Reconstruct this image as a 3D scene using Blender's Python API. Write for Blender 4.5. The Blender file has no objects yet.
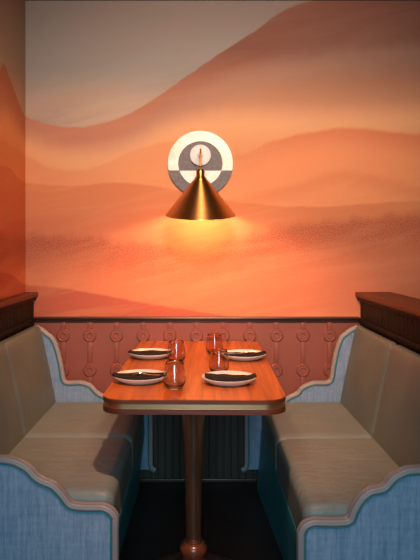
import bpy, bmesh, math, random
from mathutils import Vector, Matrix
random.seed(7)
PI = math.pi
S = bpy.context.scene
COL = S.collection

# ------------------------------------------------------------------ camera
F = 620.0
cd = bpy.data.cameras.new('camera')
cam = bpy.data.objects.new('camera', cd); COL.objects.link(cam)
cam.location = (0, 0, 1.25); cam.rotation_euler = (PI/2, 0, 0)
cd.sensor_fit = 'VERTICAL'; cd.sensor_height = 36; cd.sensor_width = 27
cd.lens = F/560*36
cd.shift_x = 12/560; cd.shift_y = -34/560
cd.clip_start = 0.05
S.camera = cam

# ------------------------------------------------------------------ world, lights, exposure
w = bpy.data.worlds.new('world'); S.world = w; w.use_nodes = True
w.node_tree.nodes['Background'].inputs[0].default_value = (1.0, 0.66, 0.50, 1)
w.node_tree.nodes['Background'].inputs[1].default_value = 0.07

def area(name, loc, target, sx, sy, power, color):
    l = bpy.data.lights.new(name, 'AREA'); l.shape = 'RECTANGLE'
    l.size = sx; l.size_y = sy; l.energy = power; l.color = color
    o = bpy.data.objects.new(name, l); COL.objects.link(o)
    o.location = loc
    o.rotation_euler = (Vector(target)-Vector(loc)).to_track_quat('-Z', 'Y').to_euler()
    return o
# the restaurant's street window behind the camera, cool daylight
area('window_daylight', (0.0, -0.45, 1.32), (0.0, 2.4, 0.8), 0.6, 1.1, 33, (0.40, 0.80, 1.0))
area('warm_reflection_fill', (0.25, -2.6, 1.45), (0.1, 3.0, 0.8), 0.9, 2.5, 11, (1.0, 0.74, 0.50))  # added warm panel, unseen, to give the brass band something to reflect
# warm ceiling spot over the table end
sl_ = bpy.data.lights.new('ceiling_spot', 'SPOT'); sl_.energy = 240; sl_.color = (1.0, 0.47, 0.27)
sl_.shadow_soft_size = .035; sl_.spot_size = math.radians(54); sl_.spot_blend = .75
so = bpy.data.objects.new('ceiling_spot', sl_); COL.objects.link(so); so.location = (.06, 1.1, 2.46)
so.rotation_euler = (Vector((.03, 2.72, .70))-so.location).to_track_quat('-Z', 'Y').to_euler()
# soft warm accent spot on the wall lamp, and an added faint warm fill, unseen, to lift the mural
al = bpy.data.lights.new('accent_spot', 'SPOT'); al.energy = 175; al.color = (1.0, 0.70, 0.50)
al.shadow_soft_size = .28; al.spot_size = math.radians(86); al.spot_blend = 1.0
ao = bpy.data.objects.new('accent_spot', al); COL.objects.link(ao); ao.location = (.15, 1.2, 2.2)
ao.rotation_euler = (Vector((.12, 3.3, 1.75))-ao.location).to_track_quat('-Z', 'Y').to_euler()
area('mural_fill', (0.1, 1.35, 2.48), (0.08, 3.3, 1.45), 1.1, 0.3, 13, (1.0, 0.70, 0.52))
S.view_settings.view_transform = 'Standard'; S.view_settings.look = 'None'
S.view_settings.gamma = 1; S.view_settings.use_curve_mapping = False
S.view_settings.exposure = 0.0

# ------------------------------------------------------------------ helpers
def tag(o, label=None, cat=None, group=None, kind=None):
    if label: o['label'] = label
    if cat: o['category'] = cat
    if group: o['group'] = group
    if kind: o['kind'] = kind
    return o
def empty(name, loc, label, cat, group=None, rz=0):
    o = bpy.data.objects.new(name, None); COL.objects.link(o)
    o.location = loc; o.rotation_euler = (0, 0, rz); o.empty_display_size = .05
    return tag(o, label, cat, group)
def obj(name, bm, mat, parent=None, smooth=True, angle=40, recalc=True):
    if recalc: bmesh.ops.recalc_face_normals(bm, faces=bm.faces)
    me = bpy.data.meshes.new(name); bm.to_mesh(me); bm.free()
    if smooth:
        for p in me.polygons: p.use_smooth = True
        me.set_sharp_from_angle(angle=math.radians(angle))
    o = bpy.data.objects.new(name, me); COL.objects.link(o)
    if mat: me.materials.append(mat)
    if parent: o.parent = parent
    return o
def box(bm, x0, x1, y0, y1, z0, z1, bevel=0, seg=2):
    b2 = bmesh.new()
    bmesh.ops.create_cube(b2, size=1)
    for v in b2.verts:
        v.co = Vector(((x0+x1)/2+v.co.x*(x1-x0), (y0+y1)/2+v.co.y*(y1-y0), (z0+z1)/2+v.co.z*(z1-z0)))
    if bevel: bmesh.ops.bevel(b2, geom=list(b2.edges), offset=bevel, segments=seg, profile=.5, affect='EDGES')
    me = bpy.data.meshes.new('t'); b2.to_mesh(me); b2.free(); bm.from_mesh(me); bpy.data.meshes.remove(me)
    return bm
def B(*a, **k): return box(bmesh.new(), *a, **k)
def rbox(x0, x1, y0, y1, z0, z1, r, n=(14, 22, 12), f=None):
    """dense rounded box; f moves each point"""
    bm = bmesh.new(); lo = (x0, y0, z0); hi = (x1, y1, z1); verts = {}
    def coords(a, k):
        L, H = lo[a], hi[a]; m = 5
        e = [L + r*(1-math.cos(PI/2*i/m)) for i in range(m)]
        mid = [L+r+(H-L-2*r)*i/k for i in range(k+1)]
        e2 = [H - (q-L) for q in reversed(e)]
        return e+mid+e2
    cs = [coords(a, n[a]) for a in range(3)]
    def vert(i, j, k):
        key = (i, j, k)
        if key not in verts:
            p = Vector((cs[0][i], cs[1][j], cs[2][k]))
            c = Vector([min(max(p[a], lo[a]+r), hi[a]-r) for a in range(3)])
            d = p-c
            if d.length > 1e-9: p = c + d.normalized()*r
            if f: p = f(p)
            verts[key] = bm.verts.new(p)
        return verts[key]
    N = [len(c)-1 for c in cs]
    for a in range(3):
        b, c = (a+1) % 3, (a+2) % 3
        for s in (0, N[a]):
            for i in range(N[b]):
                for j in range(N[c]):
                    q = []
                    for di, dj in ((0, 0), (1, 0), (1, 1), (0, 1)):
                        idx = [0, 0, 0]; idx[a] = s; idx[b] = i+di; idx[c] = j+dj
                        q.append(vert(*idx))
                    try: bm.faces.new(q)
                    except ValueError: pass
    return bm
def lathe(prof, n=40, close=False, c=(0, 0, 0)):
    bm = bmesh.new(); rings = []
    for r, z in prof:
        if r < 1e-6: rings.append([bm.verts.new((c[0], c[1], c[2]+z))])
        else: rings.append([bm.verts.new((c[0]+r*math.cos(2*PI*i/n), c[1]+r*math.sin(2*PI*i/n), c[2]+z)) for i in range(n)])
    prs = list(zip(rings, rings[1:]))
    if close: prs.append((rings[-1], rings[0]))
    for a, b in prs:
        for i in range(n):
            j = (i+1) % n
            if len(a) == 1 and len(b) == 1: continue
            if len(a) == 1: bm.faces.new((a[0], b[i], b[j]))
            elif len(b) == 1: bm.faces.new((a[i], a[j], b[0]))
            else: bm.faces.new((a[i], a[j], b[j], b[i]))
    return bm
def prism_y(bm, pts, y0, y1):
    """polygon in XZ extruded along Y"""
    a = [bm.verts.new((x, y0, z)) for x, z in pts]; b = [bm.verts.new((x, y1, z)) for x, z in pts]
    bm.faces.new(a); bm.faces.new(b[::-1]); n = len(pts)
    for i in range(n): bm.faces.new((a[i], b[i], b[(i+1) % n], a[(i+1) % n]))
    return bm
def prism_z(bm, pts, z0, z1):
    a = [bm.verts.new((x, y, z0)) for x, y in pts]; b = [bm.verts.new((x, y, z1)) for x, y in pts]
    bm.faces.new(a[::-1]); bm.faces.new(b); n = len(pts)
    for i in range(n): bm.faces.new((a[i], a[(i+1) % n], b[(i+1) % n], b[i]))
    return bm
def catmull(P, k=6):
    P = [Vector(p) for p in P]; out = []
    for i in range(len(P)-1):
        p0 = P[i-1] if i else P[0]*2-P[1]; p1 = P[i]; p2 = P[i+1]; p3 = P[i+2] if i+2 < len(P) else P[-1]*2-P[-2]
        for j in range(k):
            t = j/k
            out.append(.5*((2*p1)+(p2-p0)*t+(2*p0-5*p1+4*p2-p3)*t*t+(3*p1-p0-3*p2+p3)*t**3))
    out.append(P[-1]); return out
def sweep_xz(bm, path, prof, side=1):
    """sweep closed profile (n offset, y) along a path in XZ"""
    rings = []
    for i, p in enumerate(path):
        t = (path[min(i+1, len(path)-1)]-path[max(i-1, 0)]).normalized()
        nrm = Vector((-t.y, t.x))*side
        rings.append([bm.verts.new((p.x+nrm.x*a, y, p.y+nrm.y*a)) for a, y in prof])
    m = len(prof)
    for a, b in zip(rings, rings[1:]):
        for i in range(m): bm.faces.new((a[i], a[(i+1) % m], b[(i+1) % m], b[i]))
    bm.faces.new(rings[0]); bm.faces.new(rings[-1][::-1])
    return bm
def tube(bm, pts, r, n=10, caps=True):
    pts = [Vector(p) for p in pts]; rings = []; up = None
    for i, p in enumerate(pts):
        t = (pts[min(i+1, len(pts)-1)]-pts[max(i-1, 0)]).normalized()
        if up is None: up = t.orthogonal().normalized()
        up = (up-t*up.dot(t)).normalized(); s = t.cross(up)
        rr = r[i] if isinstance(r, (list, tuple)) else r
        rings.append([bm.verts.new(p+(up*math.cos(2*PI*k/n)+s*math.sin(2*PI*k/n))*rr) for k in range(n)])
    for a, b in zip(rings, rings[1:]):
        for k in range(n): bm.faces.new((a[k], a[(k+1) % n], b[(k+1) % n], b[k]))
    if caps: bm.faces.new(rings[0]); bm.faces.new(rings[-1][::-1])
    return bm
def copy_tree(o, parent=None):
    c = o.copy(); COL.objects.link(c); c.parent = parent
    for ch in [q for q in bpy.data.objects if q.parent == o]: copy_tree(ch, c)
    return c

# ------------------------------------------------------------------ node material helper
class M:
    def __init__(s, name):
        s.m = bpy.data.materials.new(name); s.m.use_nodes = True
        s.t = s.m.node_tree; s.b = s.t.nodes['Principled BSDF']
    def n(s, kind, **props):
        nd = s.t.nodes.new(kind)
        for k, v in props.items(): setattr(nd, k, v)
        return nd
    def link(s, a, b): s.t.links.new(a, b)
    def put(s, sock, v):
        if isinstance(v, bpy.types.NodeSocket): s.link(v, sock)
        elif isinstance(v, (tuple, list)) and len(v) == 3 and sock.type == 'RGBA': sock.default_value = (*v, 1)
        else: sock.default_value = v
    def set(s, **k):
        for a, v in k.items(): s.put(s.b.inputs[a.replace('_', ' ')], v)
        return s
    def math(s, op, a, b=0.0, c=0.0, clamp=False):
        nd = s.n('ShaderNodeMath', operation=op, use_clamp=clamp)
        for i, v in enumerate((a, b, c)): s.put(nd.inputs[i], v)
        return nd.outputs[0]
    def mix(s, f, a, b, mode='MIX'):
        nd = s.n('ShaderNodeMix', data_type='RGBA', blend_type=mode)
        s.put(nd.inputs[0], f); s.put(nd.inputs[6], a); s.put(nd.inputs[7], b)
        return nd.outputs[2]
    def rng(s, v, a, b, c=0.0, d=1.0, smooth=False):
        nd = s.n('ShaderNodeMapRange', interpolation_type='SMOOTHSTEP' if smooth else 'LINEAR')
        for i, q in enumerate((v, a, b, c, d)): s.put(nd.inputs[i], q)
        return nd.outputs[0]
    def coord(s, scale=(1, 1, 1), uv=False):
        tc = s.n('ShaderNodeTexCoord'); mp = s.n('ShaderNodeMapping')
        s.link(tc.outputs['UV' if uv else 'Object'], mp.inputs[0]); mp.inputs['Scale'].default_value = scale
        return mp.outputs[0]
    def noise(s, vec, scale, detail=3, rough=.5, dist=0):
        nd = s.n('ShaderNodeTexNoise'); s.link(vec, nd.inputs['Vector'])
        nd.inputs['Scale'].default_value = scale; nd.inputs['Detail'].default_value = detail
        nd.inputs['Roughness'].default_value = rough; nd.inputs['Distortion'].default_value = dist
        return nd.outputs[0]
    def bump(s, h, strength=.3, dist=.002):
        nd = s.n('ShaderNodeBump'); nd.inputs['Strength'].default_value = strength
        nd.inputs['Distance'].default_value = dist; s.link(h, nd.inputs['Height'])
        s.link(nd.outputs[0], s.b.inputs['Normal']); return s
    def curve(s, v, pts, lo, hi, zlo, zhi):
        """height curve z(u) through metre points"""
        u = s.rng(v, lo, hi)
        nd = s.n('ShaderNodeFloatCurve'); c = nd.mapping.curves[0]
        P = sorted((min(1, max(0, (a-lo)/(hi-lo))), min(1, max(0, (b-zlo)/(zhi-zlo)))) for a, b in pts)
        if P[0][0] > 0: P.insert(0, (0, P[0][1]))
        if P[-1][0] < 1: P.append((1, P[-1][1]))
        c.points[0].location = P[0]; c.points[1].location = P[-1]
        for p in P[1:-1]: c.points.new(*p)
        nd.mapping.update(); s.link(u, nd.inputs['Value'])
        return s.rng(nd.outputs[0], 0, 1, zlo, zhi)
def srgb(r, g, b):
    f = lambda c: (c/255/12.92) if c/255 <= .04045 else ((c/255+.055)/1.055)**2.4
    return (f(r), f(g), f(b))

def wood(name, c1, c2, scale=(22, 1.6, 22), rough=.4, coat=0, bump=.1, spec=.5):
    m = M(name); v = m.coord(scale)
    a = m.noise(v, 1.0, 6, .6, 1.2); b = m.noise(m.coord(tuple(q*6 for q in scale)), 1.0, 3, .6)
    f = m.rng(m.math('ADD', m.math('MULTIPLY', a, .75), m.math('MULTIPLY', b, .25)), .34, .66)
    m.set(Base_Color=m.mix(f, c1, c2), Roughness=rough, Coat_Weight=coat, Coat_Roughness=.2, Specular_IOR_Level=spec)
    return m.bump(b, bump, .001).m
def plain(name, c, rough=.5, metal=0, **k):
    m = M(name).set(Base_Color=c, Roughness=rough, Metallic=metal, **k); return m.m

# materials
M_table = wood('table_veneer', (.50, .120, .009), (.17, .030, .005), (30, 1.1, 30), .34, .1, .05, spec=.3)
M_edge = wood('table_edge_wood', (.13, .030, .012), (.05, .014, .007), (3, 3, 60), .4, 0)
M_dark = wood('dark_wood', (.012, .006, .003), (.004, .002, .0015), (30, 30, 2), .55, spec=.12)
M_cap = wood('cap_wood', (.15, .030, .010), (.07, .015, .006), (24, 1.5, 24), .45, 0, spec=.3)
M_col = wood('column_wood', (.17, .048, .018), (.07, .021, .010), (30, 30, 2.5), .28, .3)
M_rail = wood('rail_wood', (.045, .018, .010), (.02, .009, .006), (2, 24, 24), .35, .2)
M_slat = wood('slat_wood', (.045, .034, .022), (.022, .017, .011), (40, 40, 2), .6)
M_brass = plain('brass_band', (1.0, .60, .30), .30, 1)
def leather(name, c, wr=.8):
    m = M(name); v = m.coord((1, 1, 1))
    g = m.noise(v, 500, 2, .5); big = m.noise(m.coord((9, 34, 9)), 1.0, 4, .55, .8)
    soft = m.noise(v, 5, 3)
    cc = m.mix(m.rng(soft, .35, .65), tuple(q*.9 for q in c), tuple(q*1.08 for q in c))
    m.set(Base_Color=cc, Roughness=.46, Specular_IOR_Level=.4)
    h = m.math('ADD', m.math('MULTIPLY', g, .05), big)
    return m.bump(h, wr, .006).m
M_seat = leather('seat_leather', (.155, .185, .172))
M_back = leather('back_leather', (.112, .125, .108), .25)
M_base = leather('base_leather', (.025, .25, .30), .2)
M_trim = plain('trim_leather', (.25, .21, .205), .45)
M_pipe = plain('teal_piping', (.02, .17, .20), .45)
def denim():
    m = M('blue_fabric')
    a = m.noise(m.coord((90, 90, 8)), 1.0, 4, .6); b = m.noise(m.coord((260, 260, 40)), 1.0, 2, .6)
    c = m.noise(m.coord((8, 8, 60)), 1.5, 3, .6)
    f = m.rng(m.math('ADD', m.math('MULTIPLY', a, .5), m.math('ADD', m.math('MULTIPLY', b, .3), m.math('MULTIPLY', c, .2))), .36, .64)
    m.set(Base_Color=m.mix(f, (.095, .178, .295), (.25, .335, .445)), Roughness=.85, Sheen_Weight=.3, Sheen_Roughness=.5)
    return m.bump(b, .3, .001).m
M_denim = denim()
M_terra = plain('terracotta_paint', srgb(130, 68, 52), .5)
M_plate = plain('plate_glaze', (.62, .58, .51), .25)
M_plate_b = plain('plate_foot', (.55, .45, .36), .5)
m = M('napkin_cloth'); m.set(Base_Color=(.008, .005, .005), Roughness=.85, Specular_IOR_Level=.2); M_nap = m.bump(m.noise(m.coord(), 900, 2), .3, .0005).m
M_steel = plain('cutlery_steel', (.70, .66, .60), .22, 1)
M_marble = M('cream_stone'); v = M_marble.coord(); nz = M_marble.noise(v, 14, 5, .6, 1.5)
M_marble.set(Base_Color=M_marble.mix(M_marble.rng(nz, .42, .62), (.86, .78, .68), (.74, .58, .44)), Roughness=.35); M_marble = M_marble.m
M_stone = M('grey_stone'); v = M_stone.coord((1, 1, 1)); nz = M_stone.noise(v, 60, 5, .7)
M_stone.set(Base_Color=M_stone.mix(M_stone.rng(nz, .35, .65), (.105, .085, .090), (.18, .145, .15)), Roughness=.6); M_stone = M_stone.m
M_white = M('pale_canopy'); nz = M_white.noise(M_white.coord(), 90, 4, .7)
M_white.set(Base_Color=M_white.mix(nz, (.60, .57, .56), (.85, .82, .80)), Roughness=.45); M_white = M_white.m
m = M('brushed_brass'); tc = m.n('ShaderNodeTexCoord'); nz = m.noise(m.coord((1.2, 1.2, 220)), 1.0, 2, .5)
tg = m.n('ShaderNodeTangent', direction_type='RADIAL', axis='Z'); m.link(tg.outputs[0], m.b.inputs['Tangent'])
m.set(Base_Color=m.mix(nz, (.56, .26, .08), (.66, .33, .11)), Metallic=1.0, Roughness=.36, Anisotropic=.85, Anisotropic_Rotation=0.25)
M_shade = m.m
m = M('bulb_glow'); m.set(Base_Color=(1, .8, .6), Emission_Color=(1.0, .66, .29), Emission_Strength=340.0); M_bulb = m.m
m = M('rose_glass'); m.set(Base_Color=(.86, .77, .77), Roughness=.015, Transmission_Weight=1.0, IOR=1.55); M_glass = m.m
m = M('floor_dark'); nz = m.noise(m.coord((2, 20, 2)), 1.0, 4); m.set(Base_Color=m.mix(nz, (.010, .008, .008), (.022, .017, .015)), Roughness=.5); M_floor = m.m
M_ceil = plain('ceiling_paint', (.05, .035, .03), .8)

# ------------------------------------------------------------------ mural wallpaper
WD = 3.30; LX = -.918; K = WD/F
def mural():
    m = M('dune_mural')
    tc = m.n('ShaderNodeTexCoord'); sp = m.n('ShaderNodeSeparateXYZ'); m.link(tc.outputs['UV'], sp.inputs[0])
    u, z = sp.outputs[0], sp.outputs[1]            # metres along the wall (0 = corner), metres above floor
    uv = tc.outputs['UV']
    def mp(sc, rot=0):
        q = m.n('ShaderNodeMapping'); m.link(uv, q.inputs[0]); q.inputs['Scale'].default_value = sc; q.inputs['Rotation'].default_value = (0, 0, rot); return q.outputs[0]
    grain = m.noise(mp((1, 1, 1)), 150, 3, .8)
    sweep = m.n('ShaderNodeMapping'); m.link(uv, sweep.inputs[0]); sweep.inputs['Rotation'].default_value = (0, 0, -.20)
    def mr(sc):
        q = m.n('ShaderNodeMapping'); m.link(sweep.outputs[0], q.inputs[0]); q.inputs['Scale'].default_value = sc; return q.outputs[0]
    wash = m.noise(mr((.8, 4.6, 1)), 1.6, 4, .55, .7)
    wash2 = m.noise(mr((1.5, 11, 1)), 1.3, 5, .6, .6)
    edge = m.noise(mp((9, 3, 1)), 1.5, 5, .65)
    def px(P): return [((x-198)*K-LX, 1.25-(y-246)*K) for x, y in P]
    def ridge(P, extra=(), amp=.02):
        c = m.curve(u, px(P)+list(extra), -1.2, 2.2, .6, 2.8)
        e = m.math('ADD', c, m.math('MULTIPLY', m.math('SUBTRACT', edge, .5), amp))
        return m.math('SUBTRACT', e, z)          # > 0 below the ridge, metres
    ss = lambda d, a, b: m.rng(d, a, b, smooth=True)
    # sky
    col = m.mix(m.rng(z, 1.95, 2.22, smooth=True), SK[0], SK[1])
    col = m.mix(m.rng(z, 2.15, 2.6, smooth=True), col, SK[2])
    col = m.mix(m.math('MULTIPLY', m.rng(wash, .4, .7), .35), col, SK[3])
    # big dune
    d = ridge([(26,116),(50,124),(75,126),(95,124),(130,112),(160,94),(180,80),(200,66),(230,46),(255,30),(280,12),(300,3),(330,-4),(420,-8)],
              [(-.09,1.975),(-.20,2.035),(-.30,2.085),(-.36,2.115),(-.43,2.06),(-.52,1.98),(-.8,1.85)])
    c1 = m.mix(m.rng(z, 1.9, 2.3), DU[0], DU[1])
    c1 = m.mix(ss(d, .08, .34), c1, m.mix(m.rng(z, 1.85, 2.25), DU[2], DU[3]))
    col = m.mix(ss(d, -.003, .012), col, c1)
    # pale diagonal wash under the crest
    g = ridge([(26,160),(90,150),(150,118),(190,92),(230,74),(270,62),(330,52),(420,44)], amp=.08)
    gm = m.math('MULTIPLY', ss(g, -.05, .06), m.math('SUBTRACT', 1.0, ss(g, .05, .22)))
    col = m.mix(m.math('MULTIPLY', gm, .28), col, WA[0])
    # lower light dune
    d = ridge([(26,140),(60,151),(95,153),(130,146),(160,131),(200,120),(240,116),(300,116),(360,115),(420,112)], [(-.3,1.86),(-1,1.8)], .05)
    c2 = m.mix(ss(d, .0, .2), D2[0], D2[1])
    col = m.mix(ss(d, -.09, .08), col, c2)
    # fine darker line and the crest right of the lamp
    d = ridge([(26,156),(50,166),(75,170),(100,164),(140,147),(180,140),(220,150),(240,153),(270,141),(310,131),(340,127),(380,129),(420,133)], [(-.3,1.75)], .03)
    c3 = m.mix(ss(d, .0, .16), D3[0], D3[1])
    left = m.math('SUBTRACT', 1.0, m.math('MULTIPLY', m.math('SUBTRACT', 1.0, m.rng(u, .95, 1.5, smooth=True)), .6))
    col = m.mix(m.math('MULTIPLY', ss(d, -.005, .02), left), col, c3)
    # inner crest in the middle right
    d = ridge([(120,215),(180,206),(240,196),(290,184),(340,170),(380,176),(420,185)], amp=.04)
    md = m.math('MULTIPLY', ss(d, -.02, .03), m.math('SUBTRACT', 1.0, ss(d, .03, .13)))
    col = m.mix(m.math('MULTIPLY', md, .35), col, D3[2])
    # line at left, continues round the corner
    d = ridge([(26,182),(70,185),(120,182),(170,188),(230,200),(300,206),(420,200)], [(-.12,1.60),(-.3,1.635),(-.6,1.6)], .02)
    c4 = m.mix(ss(d, .0, .35), D4[0], D4[1])
    col = m.mix(m.math('MULTIPLY', ss(d, -.004, .012), .75), col, c4)
    # grainy dark band
    d = ridge([(26,236),(80,238),(140,244),(200,250),(260,232),(330,222),(420,215)], [(-.4, 1.3)], .1)
    bm_ = m.math('MULTIPLY', ss(d, -.04, .03), m.math('SUBTRACT', 1.0, ss(d, .05, .26)))
    gr = m.math('MULTIPLY', bm_, m.rng(grain, .42, .6, .25, .95))
    col = m.mix(gr, col, D5)
    # foot dune
    d = ridge([(26,284),(50,286),(90,292),(150,303),(200,311),(260,320),(420,330)], [(-.3,1.12)], .015)
    col = m.mix(m.math('MULTIPLY', ss(d, -.003, .012), .8), col, D6)
    # washes and paper grain
    col = m.mix(m.math('MULTIPLY', m.rng(wash2, .45, .75), .22), col, m.mix(m.rng(z, 1.6, 2.3), WA[1], WA[2]))
    col = m.mix(m.rng(grain, .3, .7, .0, .12), col, (.12, .04, .03))
    # the side wall is multiplied by a deeper orange, starting at the corner
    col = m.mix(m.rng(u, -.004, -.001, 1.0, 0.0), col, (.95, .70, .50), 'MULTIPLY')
    m.set(Base_Color=col, Roughness=.72, Specular_IOR_Level=.25)
    return m.m
SK = [srgb(186,158,138), srgb(142,136,130), srgb(122,110,104), srgb(132,118,112)]
DU = [srgb(186,124,98), srgb(118,76,62), srgb(216,152,114), srgb(124,86,72)]
WA = [srgb(176,142,124), srgb(232,170,120), srgb(150,108,92)]
D2 = [srgb(226,164,118), srgb(220,148,100)]
D3 = [srgb(212,124,84), srgb(232,145,98), srgb(206,112,68)]
D4 = [srgb(204,118,76), srgb(200,110,80)]
D5 = srgb(160,76,56)
D6 = srgb(172,80,64)
M_mural = mural()

def wall_mesh(name, quad, uvs, thick):
    """quad: 4 corners of the papered face, thick: vector to the back"""
    bm = bmesh.new(); lay = bm.loops.layers.uv.new('UVMap')
    a = [bm.verts.new(q) for q in quad]; b = [bm.verts.new(Vector(q)+Vector(thick)) for q in quad]
    fs = [bm.faces.new(a), bm.faces.new(b[::-1])]
    for i in range(4): fs.append(bm.faces.new((a[(i+1) % 4], a[i], b[i], b[(i+1) % 4])))
    for f in fs:
        for l in f.loops:
            k = a.index(l.vert) if l.vert in a else b.index(l.vert)
            l[lay].uv = uvs[k]
    return tag(obj(name, bm, M_mural, smooth=False), kind='structure')
TOP = 2.556
wall_mesh('wall_back', [(LX, WD, 0), (2.2, WD, 0), (2.2, WD, TOP), (LX, WD, TOP)],
          [(0, 0), (2.2-LX, 0), (2.2-LX, TOP), (0, TOP)], (0, .12, 0))
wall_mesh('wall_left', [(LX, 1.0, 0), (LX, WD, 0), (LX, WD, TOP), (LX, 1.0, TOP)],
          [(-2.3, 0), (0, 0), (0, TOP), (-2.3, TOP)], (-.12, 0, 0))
tag(obj('floor', B(LX-.12, 2.2, -.6, WD+.12, -.06, 0), M_floor, smooth=False), kind='structure')
tag(obj('ceiling', B(LX-.12, 2.2, .7, WD+.12, TOP, TOP+.08), M_ceil, smooth=False), kind='structure')

# ------------------------------------------------------------------ wainscot on the back wall
wn = empty('wainscot_panel', (0, WD, 0), 'terracotta embossed wainscot panel with rings and straps behind the table', 'wall panel')
W0, W1 = -.866, .852
bm = bmesh.new(); box(bm, W0, W1, -.014, -.0005, .40, .850)
for k in range(-1, 13):
    X = -.713+.141*k
    if X-.02 < W0 or X+.02 > W1: continue
    for za, zb in ((.806, .849), (.622, .748), (.438, .564)):
        box(bm, X-.012, X+.012, -.0195, -.013, za, zb, .0022, 2)
        for sx in (-1, 1): box(bm, X+sx*.0105-.0018, X+sx*.0105+.0018, -.0215, -.013, za, zb, .0008, 1)
obj('panel', bm, M_terra, wn)
for k in range(-1, 13):
    X = -.713+.141*k
    if X-.03 < W0 or X+.03 > W1: continue
    for z in (.777, .593):
        prof = [(.0345, 0), (.0345, .006), (.031, .0105), (.027, .0105), (.025, .0085), (.019, .0085), (.0165, .0095), (.0145, .009), (.013, .002), (.0, .0015)]
        b = lathe(prof, 32)
        bmesh.ops.transform(b, matrix=Matrix.Translation((X, -.0135, z)) @ Matrix.Rotation(PI/2, 4, 'X'), verts=b.verts)
        obj('ring_medallion', b, M_terra, wn)
rl = bmesh.new()
prism_pts = [(0, .846), (-.020, .846), (-.024, .851), (-.024, .855), (-.034, .863), (-.036, .869), (-.033, .875), (0, .875)]
b0 = [rl.verts.new((W0, y, z)) for y, z in prism_pts]; b1 = [rl.verts.new((W1, y, z)) for y, z in prism_pts]
rl.faces.new(b0); rl.faces.new(b1[::-1])
for i in range(8): rl.faces.new((b0[i], b0[(i+1) % 8], b1[(i+1) % 8], b1[i]))
for v in rl.verts: v.co.y -= .0005
obj('rail', rl, M_rail, wn, angle=30)
sl = empty('slatted_panel', (0, WD, 0), 'dark vertical slatted wood panelling low on the back wall under the table', 'wall panel')
bm = bmesh.new(); box(bm, W0, W1, -.014, -.0005, .0, .399)
x = W0+.003
while x < W1-.03:
    box(bm, x, x+.034, -.022, -.013, .0, .398, .0025, 1); x += .0385
obj('slat_board', bm, M_slat, sl)
obj('base_molding', B(W0, W1, -.034, -.0225, .001, .022, bevel=.003), M_rail, sl)

# ------------------------------------------------------------------ wooden panelling behind the benches
def panelling(name, s, xf, xb, xc_in, xc_out, label, y0, cat):
    e = empty(name, (xf, y0, 0), label, cat)
    X = lambda x: x-xf
    lo, hi = sorted((X(xf+s*.008), X(xb)))
    body = bmesh.new(); box(body, lo, hi, 0, WD-.0008-y0, .0, .968)
    y = .004
    while y < WD-y0-.05:
        a, b = sorted((X(xf), X(xf+s*.0085)))
        box(body, a, b, y, y+.052, .0, .966, .003, 1); y += .0555
    obj('panel_board', body, M_dark, e)
    lo, hi = sorted((X(xc_in), X(xc_out)))
    obj('cap', B(lo, hi, -.02, WD-.0008-y0, .980, 1.006, bevel=.006, seg=3), M_cap, e)
    a, b = sorted((X(xc_in+s*.010), X(xf+s*.006)))
    obj('cove_molding', B(a, b, -.01, WD-.0008-y0, .962, .981, bevel=.004), M_dark, e)
    a, b = sorted((X(xf-s*.012), X(xf+s*.004)))
    obj('lower_molding', B(a, b, 0, WD-.04-y0, .845, .872, bevel=.004), M_dark, e)
    return e
panelling('wood_panelling', -1, -.870, LX+.001, -.849, LX+.001, 'dark brown wood panelling with a capped top against the left wall behind the left bench', 1.9, 'wood panelling')
panelling('wood_partition', 1, .856, 1.005, .835, 1.027, 'dark brown freestanding half height wood partition with a wide flat cap behind the right bench', 1.75, 'partition')

# ------------------------------------------------------------------ booth benches
def end_panel(parent, pts, xback, y0, y1, s, drop):
    path = catmull(pts, 7)
    xin = pts[-1][0]
    # carry the inner edge down, rounding under at the foot
    down = [Vector((xin, pts[-1][1]-i*.04)) for i in range(1, 40) if pts[-1][1]-i*.04 > drop+.03]
    foot = [Vector((xin, drop+.025)), Vector((xin-s*.006, drop+.008)), Vector((xin-s*.022, drop))]
    full = path+down+foot
    poly = [(p.x, p.y) for p in full]+[(xback, drop)]
    bm = prism_y(bmesh.new(), poly+[(xback, pts[0][1])] if abs(xback-pts[0][0]) > .002 else poly, y0+.004, y1)
    pn = obj('end_panel', bm, M_denim, parent, angle=25)
    sd = 1 if s < 0 else -1
    # leather edge trim with a welt at the front and the back of the edge
    t = y1-y0
    prof = [(-.004, y0), (.002, y0-.001), (.006, y0+.003), (.0065, y0+.009), (.0035, y0+.0125), (.0045, y0+.016),
            (.0055, y0+t*.5), (.0045, y1-.016), (.0035, y1-.0125), (.0065, y1-.009), (.006, y1-.003), (.002, y1+.001), (-.004, y1)]
    tr = sweep_xz(bmesh.new(), full, prof, sd)
    tag(obj('edge_trim', tr, M_trim, pn, angle=60), 'pale leather edge trim')
    # trim strip on the face, then the teal welt
    face = [( -.013, y0+.0045), (-.013, y0+.0015), (-.0105, y0-.001), (-.003, y0-.001), (.000, y0+.003), (.000, y0+.0045)]
    tag(obj('face_welt', sweep_xz(bmesh.new(), full, face, sd), M_trim, pn, angle=60), 'pale leather welt')
    cen = [( -.0165+.0028*math.cos(a*PI/4), y0+.0035+.0032*math.sin(a*PI/4)) for a in range(8)]
    tag(obj('piping', sweep_xz(bmesh.new(), full, cen, sd), M_pipe, pn, angle=60), 'thin teal piping')
    return pn

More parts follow.
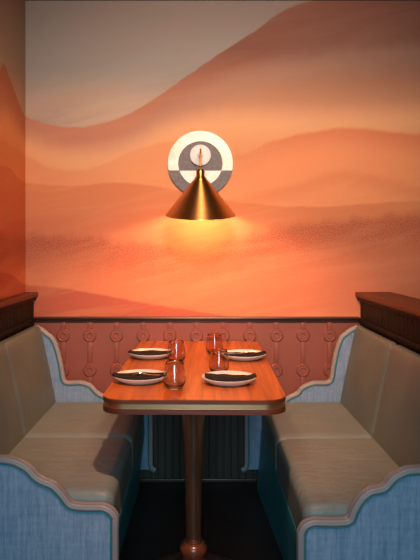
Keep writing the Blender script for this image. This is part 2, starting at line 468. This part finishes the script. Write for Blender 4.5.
def bench(s, y0, ymid, label, seat_f, xfloor0, xfloor1, crease, near_pts, far_pts, drop_far):
    """s=-1 left, +1 right. world coordinates, parent empty at the floor in the middle of the bench"""
    cx, cy = s*.6, 2.6
    e = empty('booth_bench', (cx, cy, 0), label, 'bench', 'booth benches')
    kids = []
    yF = 3.183
    def wav(p, top):                                                # soft seat crown + creases near the seams
        q = p.copy()
        if top and p.z > .36:
            ex = min(abs(p.x-seat_f), .1)/.1
            q.z += .007*math.sin(min(1, ex)*PI/2)
        return q
    sec = [(y0+.037, ymid-.0015), (ymid+.0015, yF)]
    for a, b in sec:
        lo, hi = sorted((seat_f, s*.80))
        def f(p, a=a, b=b):
            q = wav(p, True)
            t = (p.y-a)/(b-a)
            if p.z > .36: q.z += .006*math.sin(PI*t)
            # front edge leans out toward the floor
            return q
        kids.append(obj('seat_cushion', rbox(lo, hi, a, b, .27, .447, .034, (16, 26, 6), f), M_seat, e, angle=80))
    # base: front face runs from the cushion to the floor
    bm = bmesh.new(); N = 24
    prof = lambda t, xf: [(seat_f-s*.001, .31), (seat_f-s*.002, .29), (seat_f*(1-.35)+xf*.35, .20), (xf, .0), (s*.84, .0), (s*.84, .31)]
    rings = []
    for i in range(N+1):
        t = i/N; y = y0+.036+(yF-y0-.036)*t; xf = xfloor0+(xfloor1-xfloor0)*t
        rings.append([bm.verts.new((x, y, z)) for x, z in prof(t, xf)])
    for a, b in zip(rings, rings[1:]):
        for i in range(6): bm.faces.new((a[i], a[(i+1) % 6], b[(i+1) % 6], b[i]))
    bm.faces.new(rings[0]); bm.faces.new(rings[-1][::-1])
    obj('base', bm, M_base, e, angle=50)
    # back cushions: leaning front face, flat back
    xb = s*(.853 if s < 0 else .840)
    for a, b in sec:
        zt = .842; th = .10
        lo, hi = sorted((0, s*.12))
        def g(p, a=a, b=b):
            q = p.copy()
            t = (p.z-.40)/(zt-.40)
            front = s*(crease+(.806-crease)*max(0, min(1, (p.z-.45)/.39)))
            k = (p.x*s)/.12                                        # 0 front .. 1 back
            q.x = front+(xb-front)*k
            yy = (p.y-a)/(b-a)
            if k < .5:
                bul = math.sin(PI*max(0, min(1, yy)))**.6*math.sin(PI*max(0, min(1, t)))**.6
                q.x -= s*.014*bul
            return q
        obj('back_cushion', rbox(lo, hi, a, b, .395, zt, .03, (4, 24, 20), g), M_back, e, angle=80)
    end_panel(e, near_pts, s*.845, y0, y0+.034, s, .03)
    end_panel(e, [(a*.984, 1.25-(1.25-b)*.984) for a, b in far_pts], s*.845, 3.185, 3.210, s, drop_far)
    for ch in [q for q in bpy.data.objects if q.parent == e]:
        ch.data.transform(Matrix.Translation((-cx, -cy, 0)))
    for ch in [q for q in bpy.data.objects if q.parent and q.parent.parent == e]:
        ch.data.transform(Matrix.Translation((-cx, -cy, 0)))
    return e
L_hi = [(-.845,.830),(-.815,.815),(-.791,.795),(-.758,.762),(-.732,.704),(-.714,.630),(-.702,.576),(-.684,.566)]
nearL = L_hi+[(-.632,.5697),(-.588,.563),(-.546,.541),(-.517,.512),(-.490,.497),(-.4615,.4845),(-.433,.456),(-.410,.427),(-.3865,.4195),(-.345,.417),(-.305,.4165),(-.278,.4036),(-.262,.383)]
farL = [(-.845,.830),(-.815,.815),(-.791,.795),(-.758,.766),(-.732,.704),(-.714,.630),(-.701,.555),(-.685,.539),(-.650,.538),(-.614,.539),(-.564,.524),(-.533,.492),(-.502,.471),(-.45,.452),(-.42,.427),(-.395,.4195),(-.33,.417),(-.275,.4165),(-.255,.4036),(-.243,.383)]
nearR = [(.832,.830),(.808,.815),(.787,.795),(.754,.766),(.732,.704),(.717,.640),(.708,.590),(.694,.578),(.670,.575),(.630,.571),(.589,.549),(.5617,.520),(.521,.509),(.492,.486),(.470,.451),(.4575,.4225),(.430,.4165),(.38,.4165),(.347,.4165),(.320,.403),(.308,.380)]
farR = [(.832,.830),(.800,.815),(.773,.795),(.749,.774),(.724,.712),(.7055,.623),(.6935,.555),(.674,.539),(.635,.537),(.601,.536),(.543,.511),(.519,.482),(.470,.458),(.44,.43),(.41,.4195),(.33,.417),(.275,.4165),(.258,.4036),(.25,.383)]
bench(-1, 1.975, 2.60, 'leather booth bench with blue fabric scroll ends against the left wall', -.275, -.328, -.302, .725, nearL, farL, .10)
bench(1, 1.868, 2.59, 'leather booth bench with blue fabric scroll ends right of the table', .326, .372, .302, .725, nearR, farR, .10)

# ------------------------------------------------------------------ table
TZ = .75
tb = empty('dining_table', (-.004, 2.652, 0), 'wooden booth table with brass banded edge and turned column standing between the two benches', 'table', rz=-.0155)
def round_rect(hx, y0, y1, r, rb, k=10):
    P = []
    for (cx, cy, a0, rr) in ((hx-r, y0+r, -90, r), (hx-rb, y1-rb, 0, rb), (-hx+rb, y1-rb, 90, rb), (-hx+r, y0+r, 180, r)):
        for i in range(k+1):
            a = math.radians(a0+90*i/k); P.append((cx+rr*math.cos(a), cy+rr*math.sin(a)))
    return P
HX = .307; Y0 = -.637; Y1 = .612
def slab(z0, z1, inset, mat, name, bev=0):
    bm = prism_z(bmesh.new(), round_rect(HX-inset, Y0+inset, Y1-(0 if inset < .002 else inset), .075-inset, .012), z0, z1)
    if bev:
        ed = [e for e in bm.edges if abs(e.verts[0].co.z-e.verts[1].co.z) < 1e-6]
        bmesh.ops.bevel(bm, geom=ed, offset=bev, segments=2, profile=.5, affect='EDGES')
    return obj(name, bm, mat, tb, angle=35)
slab(TZ-.0022, TZ, .0006, M_table, 'tabletop')
slab(TZ-.0155, TZ-.0022, .0, M_edge, 'edge_band')
tag(slab(TZ-.0315, TZ-.0155, .0022, M_brass, 'brass_band', .006), 'brass inlay band')
slab(TZ-.049, TZ-.0315, .0, M_edge, 'lower_edge', .004)
cp = [(0, 0), (.19, 0), (.19, .012), (.175, .022), (.12, .034), (.07, .05), (.050, .066), (.042, .082), (.044, .094), (.051, .106), (.053, .118), (.050, .130), (.042, .139), (.034, .143),
      (.034, .147), (.0315, .149), (.0315, .153), (.0285, .157), (.029, .20), (.0315, .34), (.036, .48), (.042, .60), (.046, .66), (.048, .682), (.062, .688), (.062, .701), (0, .701)]
PY = 2.33-2.652
obj('column', lathe(cp[13:], 40, c=(-.008, PY, 0)), M_col, tb, angle=35)
obj('column_base', lathe(cp[:13]+[(.034, .143), (0, .143)], 48, c=(-.008, PY, 0)), M_col, tb, angle=35)

# ------------------------------------------------------------------ tableware
PR = .100
pp = [(0, .003), (.058, .003), (.060, 0), (.070, 0), (.074, .003), (.089, .010), (.0965, .0165), (.0995, .0215), (PR, .023), (.0985, .0240), (.0965, .0235), (.0935, .0185), (.086, .0145), (.070, .0125), (.03, .012), (0, .012)]
def napkin_mesh(seed, L, Wd):
    rnd = random.Random(seed); ph = rnd.random()*6
    bm = bmesh.new(); nx, ny = 30, 12; top = []; bot = []
    for i in range(nx+1):
        for j in range(ny+1):
            u = i/nx*2-1; v = j/ny*2-1
            x = u*L; y = v*Wd*(1-.62*abs(u)**2.6)*(1+.08*math.sin(u*2.2+ph))+.006*math.sin(u*3+ph)
            edge = (1-abs(v)**4)*(1-abs(u)**8)
            # rests on the plate well, lifts over the rim where it reaches it
            r = math.hypot(x, y)
            base = .0135 if r < .068 else .0135+min(1, (r-.068)/.028)**1.5*.0125
            h = .004+.0065*edge+.0015*math.sin(v*7+u*2+ph)*edge+.0012*math.sin(u*9+ph)*edge
            top.append(bm.verts.new((x, y, base+h))); bot.append(bm.verts.new((x, y, base+.0005)))
    I = lambda i, j: i*(ny+1)+j
    for i in range(nx):
        for j in range(ny):
            bm.faces.new((top[I(i,j)], top[I(i+1,j)], top[I(i+1,j+1)], top[I(i,j+1)]))
            bm.faces.new((bot[I(i,j)], bot[I(i,j+1)], bot[I(i+1,j+1)], bot[I(i+1,j)]))
    for i in range(nx):
        for j in (0, ny): bm.faces.new((top[I(i,j)], bot[I(i,j)], bot[I(i+1,j)], top[I(i+1,j)]))
    for j in range(ny):
        for i in (0, nx): bm.faces.new((top[I(i,j)], top[I(i,j+1)], bot[I(i,j+1)], bot[I(i,j)]))
    return bm
where = {'NL': (-.213, 2.296), 'FL': (-.212, 2.79), 'NR': (.113, 2.27), 'FR': (.202, 2.755)}
desc = {'NL': 'front left of the table', 'FL': 'rear left of the table', 'NR': 'front right of the table', 'FR': 'rear right of the table'}
plate0 = None
for k, (x, y) in where.items():
    if plate0 is None: plate0 = p = obj('side_plate', lathe(pp, 56), M_plate, angle=50)
    else: p = plate0.copy(); COL.objects.link(p)
    p.location = (x, y, TZ+.0002)
    tag(p, 'round cream plate under a black napkin, '+desc[k], 'plate', 'plates on the booth table')
nap = {'NL': (.098, .062, .02, -.004), 'FL': (.096, .062, -.03, -.003), 'NR': (.094, .060, .03, .006), 'FR': (.094, .058, .04, .006)}
for i, (k, (x, y)) in enumerate(where.items()):
    L, Wd, rz, dx = nap[k]
    o = obj('napkin', napkin_mesh(i+3, L, Wd), M_nap, angle=80)
    o.location = (x+dx, y-.006, TZ+.0002); o.rotation_euler.z = rz
    tag(o, 'folded black napkin on the plate at the '+desc[k], 'napkin', 'napkins on the plates')
# forks
def fork_mesh():
    bm = bmesh.new()
    P = []; n = 26
    def width(t):
        if t < .55: return .0050-.0022*(t/.55)
        if t < .68: return .0028
        return .0028+(.0095-.0028)*math.sin(min(1, (t-.68)/.09)*PI/2)
    def zz(t): return .0028+.009*math.exp(-((t-.70)/.12)**2)+.002*math.sin(t*3)
    def strip(pts):
        rows = []
        for x, y, w_, z in pts:
            rows.append([bm.verts.new((x, y-w_, z)), bm.verts.new((x, y+w_, z)), bm.verts.new((x, y+w_*.8, z+.0016)), bm.verts.new((x, y-w_*.8, z+.0016))])
        for a, b in zip(rows, rows[1:]):
            for i in range(4): bm.faces.new((a[i], a[(i+1) % 4], b[(i+1) % 4], b[i]))
        bm.faces.new(rows[0]); bm.faces.new(rows[-1][::-1])
    strip([(.17*t, 0, width(t), zz(t)) for t in [i/n*.80 for i in range(n+1)]])
    for q in (-1.5, -.5, .5, 1.5):
        strip([(.17*t, q*.0048, .0015*(1-.3*(t-.79)/.21), zz(t)) for t in [.79+.21*i/8 for i in range(9)]])
    return bm
fk = obj('fork', fork_mesh(), M_steel, angle=50)
fk.location = (-.095, 2.262, TZ+.0235); fk.rotation_euler = (0, .04, PI-.22)
tag(fk, 'steel fork on the black napkin at the front left of the table', 'fork', 'forks on the napkins')
f2 = fk.copy(); COL.objects.link(f2); f2.location = (.098, 2.722, TZ+.0235); f2.rotation_euler = (0, .04, .16)
tag(f2, 'steel fork on the black napkin at the rear right of the table', 'fork', 'forks on the napkins')
# tumblers
gp = [(0, 0), (.0235, 0), (.0265, .0015), (.0325, .009), (.0378, .020), (.0400, .030), (.0386, .044), (.0357, .066), (.0327, .086), (.0318, .0915),
      (.0312, .0920), (.0307, .0914), (.0315, .086), (.0344, .066), (.0372, .044), (.0384, .031), (.0358, .022), (.0300, .0125), (.020, .0095), (0, .009)]
spots = [(-.0824, 2.175, 'stemless rose tinted glass tumbler, front one on the left side of the table'),
         (-.0927, 2.66, 'stemless rose tinted glass tumbler beside the far left plate'),
         (.0823, 2.43, 'stemless rose tinted glass tumbler just behind the near right plate'),
         (.076, 2.857, 'stemless rose tinted glass tumbler nearest the wall, left of the far right plate')]
g0 = None
for x, y, lb in spots:
    if g0 is None: g0 = g = obj('glass_tumbler', lathe(gp, 48), M_glass, angle=80)
    else: g = g0.copy(); COL.objects.link(g)
    g.location = (x, y, TZ+.0003); tag(g, lb, 'glass', 'tumblers on the booth table')

# ------------------------------------------------------------------ wall lamp
lc = Vector((.0125, WD, 1.25+(246-164)*K))
lp = empty('wall_lamp', lc, 'brass cone wall lamp on a round cream and grey stone backplate above the table', 'lamp')
R1, R0, CH = .172, .117, -.037
def arc(r, a0, a1, n=40): return [(r*math.cos(a0+(a1-a0)*i/n), r*math.sin(a0+(a1-a0)*i/n)) for i in range(n+1)]
a1 = math.asin(CH/R1); a0 = math.asin(CH/R0)
g = .0006
def bp(pts, y0, mat, name, lab):
    o = obj(name, prism_y(bmesh.new(), pts, -y0, -.0005), mat, lp, angle=30); tag(o, lab); return o
bp([(x, z+g) for x, z in arc(R1, a1, PI-a1)+arc(R0+g, PI-a0, a0)], .020, M_marble, 'backplate_ring', 'cream stone upper half ring')
bp([(x, z-g) for x, z in arc(R1, a1, -PI-a1)+arc(R0+g, -PI-a0, a0)], .020, M_stone, 'backplate_ring', 'dark grey stone lower half ring')
bp([(x, z+g) for x, z in arc(R0-g, a0, PI-a0)], .017, M_stone, 'backplate_disc', 'dark grey stone upper disc segment')
bp([(x, z-g) for x, z in arc(R0-g, a0, -PI-a0)], .017, M_marble, 'backplate_disc', 'cream stone lower disc segment')
cz = (164-156)*K
b = lathe([(0, 0), (.0555, 0), (.0565, .003), (.0565, .013), (.054, .017), (.045, .0195), (.018, .022), (.015, .026), (.010, .028), (0, .028)], 48)
bmesh.ops.transform(b, matrix=Matrix.Translation((0, -.017, cz)) @ Matrix.Rotation(PI/2, 4, 'X'), verts=b.verts)
tag(obj('canopy', b, M_white, lp), 'round pale canopy')
SY = -.245; TILT = math.radians(11)
def tilted(bm):
    bmesh.ops.transform(bm, matrix=Matrix.Translation((0, SY, topz)) @ Matrix.Rotation(TILT, 4, 'X') @ Matrix.Translation((0, 0, -topz)), verts=bm.verts)
    return bm
rim_z = 1.25+(246-217.3)*(WD-.21)/F-lc.z+.008
topz = rim_z+.224
arm = catmull([(0, -.042, cz), (0, -.09, cz+.004), (0, -.18, cz+.006), (0, -.225, cz-.004), (0, SY, cz-.03), (0, SY, topz+.02)], 7)
obj('arm', tube(bmesh.new(), arm, .0048, 12), M_shade, lp)
sp_ = [(0, .052), (.0075, .052), (.012, .049), (.0185, .044), (.0215, .036), (.0215, .012), (.026, .009), (.030, .004), (.033, -.004)]
obj('socket_cap', tilted(lathe([(r, topz-.045+z) for r, z in sp_]+[(.0, topz-.049)], 40)), M_shade, lp, angle=45)
t = .0015; zt = topz-.047
shp = [(.033, zt), (.172, rim_z+.004), (.1755, rim_z+.002), (.1765, rim_z), (.174, rim_z-.001), (.1695, rim_z+.0035), (.0315, zt-.003)]
obj('lamp_shade', tilted(lathe(shp, 72, close=True)), M_shade, lp, angle=25)
bz = rim_z+.072
bulb = lathe([(0, bz-.030), (.012, bz-.0275), (.022, bz-.020), (.028, bz-.008), (.028, bz+.004), (.022, bz+.018), (.014, bz+.030), (.0, bz+.031)], 24)
tag(obj('bulb', tilted(bulb), M_bulb, lp), 'glowing bulb')
